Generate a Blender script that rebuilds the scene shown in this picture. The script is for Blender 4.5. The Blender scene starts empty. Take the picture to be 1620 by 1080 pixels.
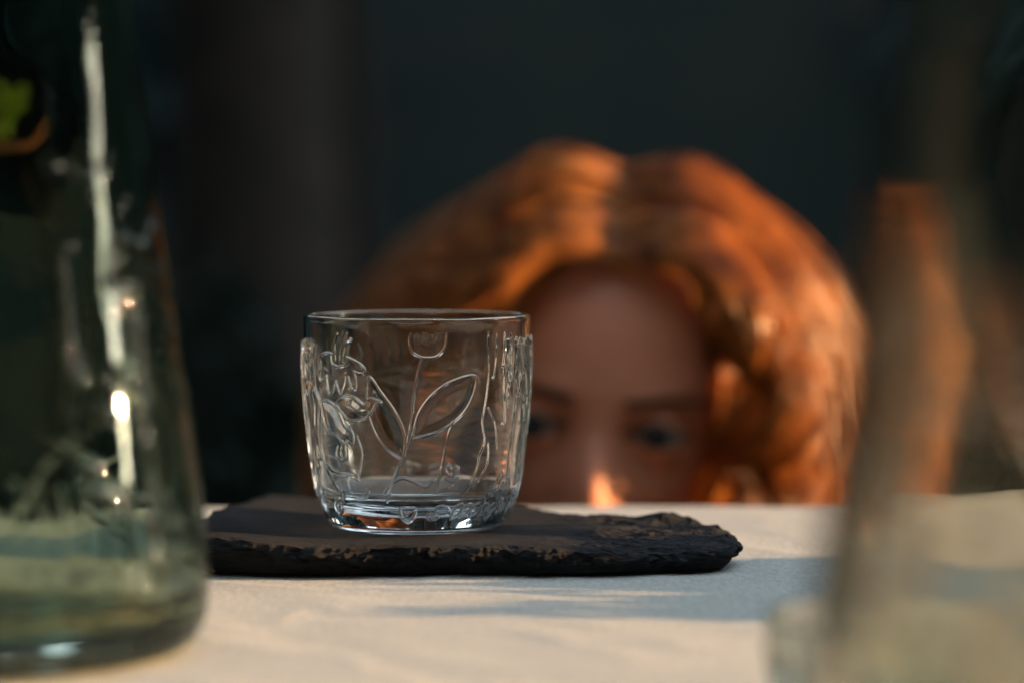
import bpy, bmesh, math, random
import numpy as np
from mathutils import Vector, Matrix, Euler
S = bpy.context.scene
COL = S.collection
R = math.radians
rng = np.random.default_rng(7)
random.seed(7)

# ------------------------------------------------------------------ camera, sky, sun
T = 0.75                                   # table top height
CAM = np.array([0.0, 0.0, T + 0.119])
F = 3825.0                                 # focal length in pixels of the 1620 px photograph
HY = 356.0                                 # horizon row
cd = bpy.data.cameras.new('camera'); cam = bpy.data.objects.new('camera', cd); COL.objects.link(cam)
cd.sensor_width = 36.0; cd.lens = 85.0
cam.location = CAM; cam.rotation_euler = (R(90) - math.atan((540 - HY) / F), 0, 0)
cd.clip_start = 0.02; cd.clip_end = 500
cd.dof.use_dof = True; cd.dof.focus_distance = 0.833; cd.dof.aperture_fstop = 4.0
cd.dof.aperture_blades = 0
S.camera = cam

SUN_EL, SUN_AZ = 7.8, 0.0                  # azimuth from +x towards +y
w = bpy.data.worlds.new('World'); S.world = w; w.use_nodes = True
nt = w.node_tree; nt.nodes.clear()
sky = nt.nodes.new('ShaderNodeTexSky'); sky.sky_type = 'NISHITA'; sky.sun_disc = False
sky.sun_elevation = R(SUN_EL); sky.sun_rotation = R(90 - SUN_AZ)
sky.air_density = 1.0; sky.dust_density = 0.6; sky.ozone_density = 1.0
hs = nt.nodes.new('ShaderNodeHueSaturation'); hs.inputs['Saturation'].default_value = 0.50
bg = nt.nodes.new('ShaderNodeBackground'); bg.inputs['Strength'].default_value = 0.15
wo = nt.nodes.new('ShaderNodeOutputWorld')
nt.links.new(sky.outputs[0], hs.inputs['Color']); nt.links.new(hs.outputs[0], bg.inputs[0]); nt.links.new(bg.outputs[0], wo.inputs[0])

sl = bpy.data.lights.new('sun', 'SUN'); so = bpy.data.objects.new('sun', sl); COL.objects.link(so)
sl.energy = 1.65; sl.color = (1.0, 0.55, 0.24); sl.angle = R(0.6)
sd = Vector((math.cos(R(SUN_EL)) * math.cos(R(SUN_AZ)), math.cos(R(SUN_EL)) * math.sin(R(SUN_AZ)), math.sin(R(SUN_EL))))
so.rotation_euler = sd.to_track_quat('Z', 'Y').to_euler(); so.location = (6, 0.6, 2.5)

S.view_settings.view_transform = 'Standard'; S.view_settings.look = 'None'
S.view_settings.exposure = 3.0; S.view_settings.gamma = 1.0
S.render.engine = 'CYCLES'
cy = S.cycles
cy.max_bounces = 24; cy.diffuse_bounces = 4; cy.glossy_bounces = 8; cy.transmission_bounces = 20; cy.transparent_max_bounces = 8
cy.sample_clamp_indirect = 25.0; cy.blur_glossy = 0.3
cy.use_denoising = True; cy.denoiser = 'OPENIMAGEDENOISE'
try: cy.denoising_prefilter = 'ACCURATE'
except Exception: pass

# ------------------------------------------------------------------ helpers
def smooth(a, b, x): t = np.clip((x - a) / (b - a), 0, 1); return t * t * (3 - 2 * t)

def vnoise(p, seed=0):
    """value noise in -1..1 at points p (n,3)"""
    p = np.asarray(p, float); i = np.floor(p).astype(np.int64); f = p - i; f = f * f * (3 - 2 * f)
    out = np.zeros(len(p))
    for dx in (0, 1):
        for dy in (0, 1):
            for dz in (0, 1):
                h = ((i[:, 0] + dx) * 73856093) ^ ((i[:, 1] + dy) * 19349663) ^ ((i[:, 2] + dz) * 83492791) ^ (seed * 2654435761)
                h = (h ^ (h >> 13)) * 1274126177 & 0x7fffffff
                h = (h ^ (h >> 16)) & 0xffff
                wgt = (f[:, 0] if dx else 1 - f[:, 0]) * (f[:, 1] if dy else 1 - f[:, 1]) * (f[:, 2] if dz else 1 - f[:, 2])
                out += wgt * (h / 32767.5 - 1)
    return out

def fbm(p, octv=4, seed=0, gain=0.5):
    p = np.asarray(p, float); o = np.zeros(len(p)); a = 1.0
    for k in range(octv):
        o += a * vnoise(p * 2 ** k + 17.3 * k, seed + k); a *= gain
    return o

def link(name, me, mat=None, parent=None):
    o = bpy.data.objects.new(name, me); COL.objects.link(o)
    if mat is not None: me.materials.append(mat)
    if parent is not None: o.parent = parent
    return o

def mesh_np(name, verts, faces, mat=None, parent=None, shade=True):
    """faces: (m,k) int array, all the same size"""
    me = bpy.data.meshes.new(name)
    verts = np.ascontiguousarray(verts, np.float32); faces = np.ascontiguousarray(faces, np.int32)
    m, k = faces.shape
    me.vertices.add(len(verts)); me.vertices.foreach_set('co', verts.ravel())
    me.loops.add(m * k); me.loops.foreach_set('vertex_index', faces.ravel())
    me.polygons.add(m); me.polygons.foreach_set('loop_start', np.arange(m, dtype=np.int32) * k)
    if shade: me.polygons.foreach_set('use_smooth', np.ones(m, bool))
    me.update(calc_edges=True); me.validate()
    return link(name, me, mat, parent)

def empty(name, loc):
    o = bpy.data.objects.new(name, None); COL.objects.link(o); o.location = loc; o.empty_display_size = 0.02; return o

def tag(o, label=None, cat=None, group=None, kind=None):
    if label: o['label'] = label
    if cat: o['category'] = cat
    if group: o['group'] = group
    if kind: o['kind'] = kind
    return o

def grid_faces(nu, nv, wrap=False, flip=False, off=0):
    """index = i*nv + j"""
    I = np.arange(nu if wrap else nu - 1)[:, None]; J = np.arange(nv - 1)[None, :]
    I2 = (I + 1) % nu
    a = I * nv + J; b = I2 * nv + J; c = I2 * nv + J + 1; d = I * nv + J + 1
    f = np.stack([a, b, c, d], -1).reshape(-1, 4) + off
    return f[:, ::-1] if flip else f

def tubes(paths, radii, sides=3, twist=True):
    """paths: (n,k,3); radii (n,k). One mesh of tubes -> verts, faces"""
    P = np.asarray(paths, float); n, k, _ = P.shape
    Tn = np.gradient(P, axis=1); Tn /= np.linalg.norm(Tn, axis=2, keepdims=True) + 1e-12
    ref = np.array([0.31, 0.77, 0.55]); A = np.cross(Tn, ref); A /= np.linalg.norm(A, axis=2, keepdims=True) + 1e-12
    B = np.cross(Tn, A)
    ang = np.arange(sides) * 2 * np.pi / sides
    V = P[:, :, None, :] + radii[:, :, None, None] * (np.cos(ang)[None, None, :, None] * A[:, :, None, :] + np.sin(ang)[None, None, :, None] * B[:, :, None, :])
    V = V.reshape(-1, 3)
    I = np.arange(n)[:, None, None] * (k * sides); J = np.arange(k - 1)[None, :, None] * sides; s = np.arange(sides)[None, None, :]; s2 = (s + 1) % sides
    f = np.stack([I + J + s, I + J + s2, I + J + sides + s2, I + J + sides + s], -1).reshape(-1, 4)
    return V, f

def spline(pts, n):
    """Catmull-Rom through pts -> n points"""
    P = np.asarray(pts, float); m = len(P)
    if m == 2: t = np.linspace(0, 1, n)[:, None]; return P[0] * (1 - t) + P[1] * t
    Q = np.vstack([2 * P[0] - P[1], P, 2 * P[-1] - P[-2]])
    u = np.linspace(0, m - 1 - 1e-9, n); i = u.astype(int); t = (u - i)[:, None]
    p0, p1, p2, p3 = Q[i], Q[i + 1], Q[i + 2], Q[i + 3]
    return 0.5 * (2 * p1 + (-p0 + p2) * t + (2 * p0 - 5 * p1 + 4 * p2 - p3) * t * t + (-p0 + 3 * p1 - 3 * p2 + p3) * t ** 3)

# ------------------------------------------------------------------ materials
def new_mat(name):
    m = bpy.data.materials.new(name); m.use_nodes = True; n = m.node_tree; n.nodes.clear()
    out = n.nodes.new('ShaderNodeOutputMaterial'); return m, n, out

def N(n, t, **kw):
    x = n.nodes.new(t)
    for k, v in kw.items(): setattr(x, k, v)
    return x

def glass_mat(name, color, rough=0.0, ior=1.5):
    m, n, out = new_mat(name)
    g = N(n, 'ShaderNodeBsdfGlass'); g.inputs['Color'].default_value = (*color, 1); g.inputs['Roughness'].default_value = rough; g.inputs['IOR'].default_value = ior
    n.links.new(g.outputs[0], out.inputs[0]); return m

def noisy(name, c1, c2, scale, rough=0.7, bump=0.0, bscale=None, detail=6, spec=0.5, stops=(0.35, 0.65), dist=0.001, extra=None):
    m, n, out = new_mat(name)
    tc = N(n, 'ShaderNodeTexCoord'); nz = N(n, 'ShaderNodeTexNoise'); nz.inputs['Scale'].default_value = scale; nz.inputs['Detail'].default_value = detail
    n.links.new(tc.outputs['Object'], nz.inputs['Vector'])
    cr = N(n, 'ShaderNodeValToRGB'); cr.color_ramp.elements[0].position = stops[0]; cr.color_ramp.elements[1].position = stops[1]
    cr.color_ramp.elements[0].color = (*c1, 1); cr.color_ramp.elements[1].color = (*c2, 1)
    n.links.new(nz.outputs['Fac'], cr.inputs[0])
    b = N(n, 'ShaderNodeBsdfPrincipled'); b.inputs['Roughness'].default_value = rough; b.inputs['Specular IOR Level'].default_value = spec
    n.links.new(cr.outputs[0], b.inputs['Base Color'])
    if bump:
        nb = N(n, 'ShaderNodeTexNoise'); nb.inputs['Scale'].default_value = bscale or scale * 4; nb.inputs['Detail'].default_value = 8
        n.links.new(tc.outputs['Object'], nb.inputs['Vector'])
        bp = N(n, 'ShaderNodeBump'); bp.inputs['Strength'].default_value = bump; bp.inputs['Distance'].default_value = dist
        n.links.new(nb.outputs['Fac'], bp.inputs['Height']); n.links.new(bp.outputs[0], b.inputs['Normal'])
    n.links.new(b.outputs[0], out.inputs[0]); return m

M_clear = glass_mat('clear_glass', (0.985, 0.995, 0.99))
M_green = glass_mat('smoky_green_glass', (0.76, 0.815, 0.755))
M_dish = glass_mat('pale_glass', (0.93, 0.95, 0.92))

def linen():
    m, n, out = new_mat('linen')
    tc = N(n, 'ShaderNodeTexCoord')
    b = N(n, 'ShaderNodeBsdfPrincipled'); b.inputs['Roughness'].default_value = 0.85; b.inputs['Specular IOR Level'].default_value = 0.2
    b.inputs['Sheen Weight'].default_value = 0.15
    nz = N(n, 'ShaderNodeTexNoise'); nz.inputs['Scale'].default_value = 620; nz.inputs['Detail'].default_value = 6; nz.inputs['Roughness'].default_value = 0.7
    mp = N(n, 'ShaderNodeMapping'); mp.inputs['Scale'].default_value = (1.0, 0.30, 1)
    n.links.new(tc.outputs['Object'], mp.inputs[0]); n.links.new(mp.outputs[0], nz.inputs[0])
    cr = N(n, 'ShaderNodeValToRGB'); cr.color_ramp.elements[0].position = 0.25; cr.color_ramp.elements[1].position = 0.75
    cr.color_ramp.elements[0].color = (0.37, 0.39, 0.35, 1); cr.color_ramp.elements[1].color = (0.66, 0.69, 0.625, 1)
    n.links.new(nz.outputs[0], cr.inputs[0]); n.links.new(cr.outputs[0], b.inputs['Base Color'])
    wx = N(n, 'ShaderNodeTexWave'); wx.bands_direction = 'X'; wx.inputs['Scale'].default_value = 560; wx.inputs['Distortion'].default_value = 2.5; wx.inputs['Detail Scale'].default_value = 0.4
    wy = N(n, 'ShaderNodeTexWave'); wy.bands_direction = 'Y'; wy.inputs['Scale'].default_value = 560; wy.inputs['Distortion'].default_value = 2.5; wy.inputs['Detail Scale'].default_value = 0.4
    for x in (wx, wy): n.links.new(tc.outputs['Object'], x.inputs['Vector'])
    ad = N(n, 'ShaderNodeMath', operation='ADD'); n.links.new(wx.outputs['Fac'], ad.inputs[0]); n.links.new(wy.outputs['Fac'], ad.inputs[1])
    ad2 = N(n, 'ShaderNodeMath', operation='ADD'); n.links.new(ad.outputs[0], ad2.inputs[0]); n.links.new(nz.outputs[0], ad2.inputs[1])
    bp = N(n, 'ShaderNodeBump'); bp.inputs['Strength'].default_value = 0.6; bp.inputs['Distance'].default_value = 0.00022
    n.links.new(ad2.outputs[0], bp.inputs['Height']); n.links.new(bp.outputs[0], b.inputs['Normal'])
    n.links.new(b.outputs[0], out.inputs[0]); return m
M_linen = linen()
M_wood = noisy('weathered_wood', (0.10, 0.07, 0.045), (0.20, 0.14, 0.09), 9, 0.6, 0.3, 60)

def slate_mat():
    m, n, out = new_mat('dark_slate')
    tc = N(n, 'ShaderNodeTexCoord')
    b = N(n, 'ShaderNodeBsdfPrincipled')
    n1 = N(n, 'ShaderNodeTexNoise'); n1.inputs['Scale'].default_value = 35; n1.inputs['Detail'].default_value = 8; n1.inputs['Roughness'].default_value = 0.65
    mp = N(n, 'ShaderNodeMapping'); mp.inputs['Scale'].default_value = (1, 1.6, 5)
    n.links.new(tc.outputs['Object'], mp.inputs[0]); n.links.new(mp.outputs[0], n1.inputs['Vector'])
    cr = N(n, 'ShaderNodeValToRGB'); e = cr.color_ramp.elements
    e[0].position = 0.34; e[0].color = (0.007, 0.0095, 0.012, 1); e[1].position = 0.62; e[1].color = (0.019, 0.022, 0.025, 1)
    x = e.new(0.78); x.color = (0.07, 0.052, 0.037, 1)
    n.links.new(n1.outputs[0], cr.inputs[0]); n.links.new(cr.outputs[0], b.inputs['Base Color'])
    b.inputs['Roughness'].default_value = 0.7; b.inputs['Specular IOR Level'].default_value = 0.25
    n2 = N(n, 'ShaderNodeTexNoise'); n2.inputs['Scale'].default_value = 380; n2.inputs['Detail'].default_value = 10; n2.inputs['Roughness'].default_value = 0.7
    n.links.new(mp.outputs[0], n2.inputs['Vector'])
    bp = N(n, 'ShaderNodeBump'); bp.inputs['Strength'].default_value = 1.0; bp.inputs['Distance'].default_value = 0.0022
    n.links.new(n2.outputs[0], bp.inputs['Height']); n.links.new(bp.outputs[0], b.inputs['Normal'])
    n.links.new(b.outputs[0], out.inputs[0]); return m
M_slate = slate_mat()

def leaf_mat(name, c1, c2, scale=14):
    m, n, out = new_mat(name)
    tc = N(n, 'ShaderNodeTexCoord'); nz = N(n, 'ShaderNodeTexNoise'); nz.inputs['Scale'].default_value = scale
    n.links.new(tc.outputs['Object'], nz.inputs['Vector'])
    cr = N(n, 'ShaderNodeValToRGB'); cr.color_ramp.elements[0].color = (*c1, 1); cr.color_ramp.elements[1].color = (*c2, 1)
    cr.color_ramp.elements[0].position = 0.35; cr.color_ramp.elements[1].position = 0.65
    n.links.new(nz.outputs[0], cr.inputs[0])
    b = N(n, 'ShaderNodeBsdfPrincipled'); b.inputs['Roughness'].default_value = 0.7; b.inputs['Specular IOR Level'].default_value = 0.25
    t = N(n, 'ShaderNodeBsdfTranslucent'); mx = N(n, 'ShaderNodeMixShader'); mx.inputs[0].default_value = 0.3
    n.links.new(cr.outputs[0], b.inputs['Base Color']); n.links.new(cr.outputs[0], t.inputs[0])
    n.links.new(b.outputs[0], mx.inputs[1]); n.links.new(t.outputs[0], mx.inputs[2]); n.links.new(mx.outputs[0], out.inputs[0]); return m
M_needles = leaf_mat('dark_needles', (0.075, 0.130, 0.135), (0.100, 0.165, 0.165), 3)
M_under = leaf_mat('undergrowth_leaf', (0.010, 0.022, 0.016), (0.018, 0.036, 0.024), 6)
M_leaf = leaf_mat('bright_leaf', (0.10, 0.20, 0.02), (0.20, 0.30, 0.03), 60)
M_bark = noisy('bark', (0.022, 0.016, 0.010), (0.040, 0.029, 0.018), 12, 0.9, 0.6, 40, dist=0.01)
M_floor = noisy('forest_floor', (0.0065, 0.0125, 0.0100), (0.0125, 0.0165, 0.0115), 1.2, 0.95, 0.4, 20, dist=0.02, spec=0.1)
M_stem = noisy('reddish_stem', (0.32, 0.11, 0.04), (0.42, 0.18, 0.06), 80, 0.5)

# ------------------------------------------------------------------ forest floor and woods
def terrain(X, Y):
    X = np.asarray(X, float); Y = np.asarray(Y, float); Rr = np.hypot(X, Y); A = np.arctan2(Y, X)
    gap = np.exp(-((np.angle(np.exp(1j * (A - R(SUN_AZ))))) / R(20)) ** 2)       # open valley towards the low sun
    back = np.exp(-((A - R(90)) / R(38)) ** 4)                                    # a mossy bank rises behind the person
    return smooth(11, 60, Rr) * 11 * (1 - 0.5 * gap) * (1 - back) + back * (smooth(7, 27, Rr) * 8.5 + smooth(27, 60, Rr) * 3)
def build_floor():
    nr, na = 60, 96
    r = np.concatenate([[0.0], np.geomspace(0.4, 160, nr - 1)]); a = np.linspace(0, 2 * np.pi, na, endpoint=False)
    A, Rr = np.meshgrid(a, r, indexing='ij')
    X, Y = Rr * np.cos(A), Rr * np.sin(A)
    Z = terrain(X, Y)
    p = np.stack([X.ravel() * 0.5, Y.ravel() * 0.5, np.zeros(X.size)], 1)
    Z = Z + (fbm(p, 4, 3) * 0.06).reshape(Z.shape) * smooth(1.5, 5, Rr)
    V = np.stack([X, Y, Z], -1).reshape(-1, 3)
    o = mesh_np('ground', V, grid_faces(na, nr, wrap=True, flip=False), M_floor)
    tag(o, 'dark mossy forest floor rising away behind the table', None, kind='structure')
build_floor()

def conifer_crown(h, z0, rmax, n, seed, size):
    g = np.random.default_rng(seed)
    t = g.random(n) ** 0.8; z = z0 + t * (h - z0)
    lv = np.round(z / 0.28) * 0.28 * 0.6 + z * 0.4
    rr = rmax * (1 - t) ** 0.8 * np.sqrt(g.random(n)) + 0.05; nb = 7
    a = np.round(g.random(n) * nb) / nb * 2 * np.pi + lv * 2.3 + g.normal(0, 0.22, n)
    c = np.stack([rr * np.cos(a), rr * np.sin(a), lv - rr * 0.30 + g.normal(0, 0.05, n)], 1)
    out = np.stack([np.cos(a), np.sin(a), -0.35 + g.normal(0, .25, n)], 1); side = np.cross(out, g.normal(size=(n, 3))); side /= np.linalg.norm(side, axis=1)[:, None]
    s = size * (0.6 + g.random(n))[:, None]
    V = np.stack([c - side * s * 0.45, c + side * s * 0.45, c + out * s * 1.3], 1).reshape(-1, 3)
    return V, np.arange(3 * n).reshape(-1, 3)

def trunk_vf(h, r, seed, z0=0.0):
    g = np.random.default_rng(seed); k = 14; z = np.linspace(z0, h, k)
    P = np.stack([np.cumsum(g.normal(0, 0.008, k)), np.cumsum(g.normal(0, 0.008, k)), z], 1)
    rad = r * (1 - 0.85 * z / h) + r * 0.5 * np.exp(-z / 0.25)
    V, f = tubes(P[None], rad[None], sides=14)
    V += np.stack([fbm(V * 6, 3, seed) * r * 0.12, fbm(V * 6 + 9, 3, seed) * r * 0.12, np.zeros(len(V))], 1)
    return V, f

crown_tall = mesh_np('crown', *conifer_crown(11, 5.0, 1.7, 3600, 1, 0.26), M_needles)
trunk_tall = mesh_np('trunk', *trunk_vf(11, 0.155, 2), M_bark)
crown_small = mesh_np('crown', *conifer_crown(3.6, 0.12, 1.15, 4200, 3, 0.15), M_needles)
trunk_small = mesh_np('trunk', *trunk_vf(3.6, 0.05, 4), M_bark)
protos = {'tall': (crown_tall, trunk_tall), 'small': (crown_small, trunk_small)}
used = set()
def tree(kind, name, x, y, sc, rz, label, group, z=0.0):
    t = empty(name, (x, y, z)); t.rotation_euler.z = rz; t.scale = (sc, sc, sc)
    tag(t, label, 'tree', group)
    for o in protos[kind]:
        c = o if (o.name, kind) not in used else o.copy()
        if (o.name, kind) in used: COL.objects.link(c)
        used.add((o.name, kind)); c.parent = t
    return t
def gz(x, y):
    return float(terrain(x, y)) - 0.05
tree('tall', 'pine_tree', -0.46, 4.3, 1.0, 0.3, 'nearest pine trunk, brownish and blurred, left behind the clear glass', None)
for i, (x, y, s) in enumerate([(-0.62, 8.6, .8), (2.1, 13.2, .8), (1.55, 6.8, .9), (-1.9, 7.6, 1.0), (2.5, 11.4, 1.0)]):
    tree('tall', 'pine_tree', x, y, s, i * 1.3, 'dark blurred pine standing far behind the table', 'blurred pines behind the table', gz(x, y))
for i, (x, y, s) in enumerate([(-2.1, 12.2, 1.0), (3.0, 12.4, .9), (-0.55, 17.0, 1.0), (1.7, 18.5, 1.1)]):
    tree('small', 'young_spruce', x, y, s, i * 0.9, 'dark young spruce lost in the blurred background', 'young spruces in the dark background', gz(x, y))

def woods():
    g = np.random.default_rng(11); Vs, Fs, off = [], [], 0
    for i in range(120):
        a = g.random() * 2 * np.pi; r = 12 + 24 * g.random() ** 0.8
        d = abs((math.degrees(a) - SUN_AZ + 180) % 360 - 180)
        if d < 6.2: continue
        low = d < 10  # low trees beside the sun gap, added to block part of its glow
        if 200 < math.degrees(a) < 330 and not 250 < math.degrees(a) < 290 and i % 2: continue
        if not low and r * math.sin(R(d)) < 4.2 + .06 * r: continue
        if low: r = 20 + 6 * g.random()
        x, y = r * math.cos(a), r * math.sin(a)
        if y > 2 and abs(x) < 0.30 * y + 2.2 and r < 26: continue
        V, f = conifer_crown(3.6 if low else 7 + 3 * g.random(), 1.0 + g.random(), .9 if low else 1.9, 700, 100 + i, 0.55)
        V = V + np.array([x, y, gz(x, y)])
        Vs.append(V); Fs.append(f + off); off += len(V)
        P = np.array([[x, y, -.1], [x, y, 2.5], [x, y, 3.5 if low else 6.5]]); tv, tf = tubes(P[None], np.array([[.16, .1, .03]]), 5)
        tv[:, 2] += gz(x, y)
        t3 = np.concatenate([tf[:, :3], tf[:, [0, 2, 3]]]); Vs.append(tv); Fs.append(t3 + off); off += len(tv)
    for i, (x, y) in enumerate(((6.0, 2.75), (6.4, 3.9), (6.1, 5.0), (6.6, 6.2), (7.0, 7.4))):                # young spruces added out of view right to keep sun off the background
        V, f = conifer_crown(3.8, .15, 1.2, 1500, 800 + i, 0.28); V = V + np.array([x, y, 0]); Vs.append(V); Fs.append(f + off); off += len(V)
    for i in range(20):  # near trees on the left, added unseen to darken that side
        a = R(128 + 100 * (i + .5) / 20 + g.normal() * 2); r = 4.2 + 3.5 * g.random(); x, y = r * math.cos(a), r * math.sin(a)
        if y > 2 and abs(x) < 0.26 * y + 1.2: continue
        V, f = conifer_crown(9 + 3 * g.random(), .6, 1.7, 1100, 600 + i, 0.42); V = V + np.array([x, y, 0]); Vs.append(V); Fs.append(f + off); off += len(V)
        tv, tf = tubes(np.array([[[x, y, -.1], [x, y, 4], [x, y, 9]]]), np.array([[.14, .1, .03]]), 7); Vs.append(tv); Fs.append(np.concatenate([tf[:, :3], tf[:, [0, 2, 3]]]) + off); off += len(tv)
    for i in range(15):  # unseen trees behind the camera, added to darken reflections in the carafe
        a = R(256 + 88 * i / 14); r = 6 + 1.5 * g.random(); V, f = conifer_crown(8, .8, 1.5, 3200, 700 + i, 0.42); V = V + np.array([r * math.cos(a), r * math.sin(a), 0]); Vs.append(V); Fs.append(f + off); off += len(V)
    for i in range(16):                                                      # narrow firs added out of view to narrow the bright sun gap
        sgn = 1 if i % 2 else -1; dd_ = R(SUN_AZ + sgn * (4.7 + .55 * i)); r = 24 + 5 * g.random(); x, y = r * math.cos(dd_), .9 + r * math.sin(dd_); zb = gz(x, y) - .6
        V, f = conifer_crown(8.5, .4, 1.0, 900, 900 + i, 0.45); V = V + np.array([x, y, zb]); Vs.append(V); Fs.append(f + off); off += len(V)
    for i, (off_, rr_) in enumerate(((1.0, 14), (-1.15, 13), (2.2, 17), (-2.4, 16))):      # tall pines added out of view, boughs dim the glow above the sun
        a = R(SUN_AZ); x = rr_ * math.cos(a) - off_ * math.sin(a); y = .85 + rr_ * math.sin(a) + off_ * math.cos(a)
        V, f = conifer_crown(12, 5.3, 2.3, 1500, 400 + i, 0.5); V = V + np.array([x, y, 0]); Vs.append(V); Fs.append(f + off); off += len(V)
        tv, tf = tubes(np.array([[[x, y, -.1], [x, y, 5], [x, y, 11]]]), np.array([[.14, .1, .03]]), 7); Vs.append(tv); Fs.append(np.concatenate([tf[:, :3], tf[:, [0, 2, 3]]]) + off); off += len(tv)
    o = mesh_np('woods', np.vstack(Vs), np.vstack(Fs), M_needles)
    tag(o, 'dark conifer woods closing round the clearing, some unseen trees added to shape the light', None, kind='stuff')
woods()

def leafy(name, loc, h, rx, ry, n, size, mat, seed, label, cat='shrub', z0=0.0, dens=None):
    """bush: a few stems and many single leaves"""
    g = np.random.default_rng(seed); t = empty(name, loc); tag(t, label, cat)
    c = g.normal(size=(n, 3)); c /= np.linalg.norm(c, axis=1)[:, None]; c *= (g.random(n) ** 0.45)[:, None]
    c = c * np.array([rx, ry, (h - z0) / 2]) + np.array([0, 0, (h + z0) / 2])
    if dens is not None: c = c[dens(c, g)]
    n = len(c)
    d = g.normal(size=(n, 3)); d[:, 2] -= 0.3; d /= np.linalg.norm(d, axis=1)[:, None]
    s = np.cross(d, g.normal(size=(n, 3))); s /= np.linalg.norm(s, axis=1)[:, None]
    L = size * (0.6 + 0.8 * g.random(n))[:, None]
    nn = np.cross(d, s)
    V = np.stack([c, c + d * L * .5 + s * L * .24 + nn * L * .05, c + d * L, c + d * L * .5 - s * L * .24 + nn * L * .05], 1).reshape(-1, 3)
    mesh_np('leaves', V, np.arange(4 * n).reshape(-1, 4), mat, t)
    ns = 9; P = []
    for i in range(ns):
        e = np.array([g.normal() * rx * .5, g.normal() * ry * .5, h * .92]); P.append(spline([[g.normal() * .02, g.normal() * .02, 0], e * .5 + g.normal(0, .02, 3), e], 12))
    rad = np.tile(np.linspace(0.006, 0.0015, 12), (ns, 1)); V, f = tubes(np.array(P), rad, 5)
    mesh_np('stems', V, f, M_bark, t)
    return t
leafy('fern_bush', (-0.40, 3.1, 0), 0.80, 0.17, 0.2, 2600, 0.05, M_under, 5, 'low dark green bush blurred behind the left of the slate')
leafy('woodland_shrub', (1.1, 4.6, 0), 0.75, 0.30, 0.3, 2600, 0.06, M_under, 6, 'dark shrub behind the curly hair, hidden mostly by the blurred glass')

# ------------------------------------------------------------------ table and cloth
TX, TY0, TY1 = 0.82, 0.22, 1.030
def table():
    t = empty('table', (0, 0.63, 0)); tag(t, 'wooden table hidden under the pale linen cloth', 'table')
    def box(name, x0, x1, y0, y1, z0, z1):
        bm = bmesh.new(); bmesh.ops.create_cube(bm, size=1)
        for v in bm.verts: v.co = Vector(((x0 + x1) / 2 + v.co.x * (x1 - x0), (y0 + y1) / 2 + v.co.y * (y1 - y0) - 0.63, (z0 + z1) / 2 + v.co.z * (z1 - z0)))
        bmesh.ops.bevel(bm, geom=bm.edges[:], offset=0.003, segments=2, affect='EDGES')
        me = bpy.data.meshes.new(name); bm.to_mesh(me); bm.free(); link(name, me, M_wood, t)
    box('tabletop', -TX + .012, TX - .012, TY0 + .012, TY1 - .012, T - 0.034, T - 0.004)
    for sx in (-1, 1):
        for y in (TY0 + .09, TY1 - .09):
            box('leg', sx * (TX - .1) - .03, sx * (TX - .1) + .03, y - .03, y + .03, -0.02, T - 0.0345)
table()

def cloth():
    def axis(a, b, fine0, fine1, nf, nc):
        return np.unique(np.concatenate([np.linspace(a, fine0, nc), np.linspace(fine0, fine1, nf), np.linspace(fine1, b, nc)]))
    D = 0.24
    u = axis(-TX - D, TX + D, -0.26, 0.26, 300, 50); v = axis(TY0 - D, TY1 + D, 0.56, 1.05, 340, 50)
    U, Vv = np.meshgrid(u, v, indexing='ij'); rad = 0.010
    def fold(s, lo, hi):
        """arc length -> position, drop"""
        over = np.maximum(s - hi, 0) + np.maximum(lo - s, 0); sg = np.where(s > hi, 1.0, np.where(s < lo, -1.0, 0.0))
        ang = np.minimum(over / rad, np.pi / 2); x = rad * np.sin(ang); dz = rad * (1 - np.cos(ang)) + np.maximum(over - rad * np.pi / 2, 0)
        return np.clip(s, lo, hi) + sg * x, dz, over, sg
    X, dx, ox, sx = fold(U, -TX + rad, TX - rad); Y, dy, oy, sy = fold(Vv, TY0 + rad, TY1 - rad)
    X = X + sx * smooth(0.02, .24, ox) * (0.012 + 0.012 * np.sin(Vv * 38)); Y = Y + sy * smooth(0.02, .24, oy) * (0.012 + 0.012 * np.sin(U * 31 + np.sin(U * 9)))
    Y = Y + (.0012 * np.sin(U * 17 + 1) + .0008 * np.sin(U * 41)) * smooth(.9, 1.0, Vv)
    p = np.stack([U.ravel(), Vv.ravel(), np.zeros(U.size)], 1)
    q = p @ np.array([[0.8, 0.6, 0], [-0.6, 0.8, 0], [0, 0, 1]])
    wr = 0.00030 * fbm(q * np.array([22, 60, 1]), 3, 21) + 0.00045 * fbm(p * np.array([12, 12, 1]), 2, 31)
    ridge = 1 - np.abs(fbm(q * np.array([9, 30, 1]) + 3, 3, 41)); wr += 0.0005 * np.clip(ridge, 0, 1) ** 6
    wr = np.clip(wr, -0.0008, 0.0011)
    Z = T - (dx + dy) + wr.reshape(U.shape) * (oy + ox < 0.02) - 0.0003
    o = mesh_np('tablecloth', np.stack([X, Y, Z], -1).reshape(-1, 3), grid_faces(len(u), len(v)), M_linen)
    tag(o, 'pale linen cloth covering the table, half in warm sun and half in bluish shade', 'tablecloth')
cloth()

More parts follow.
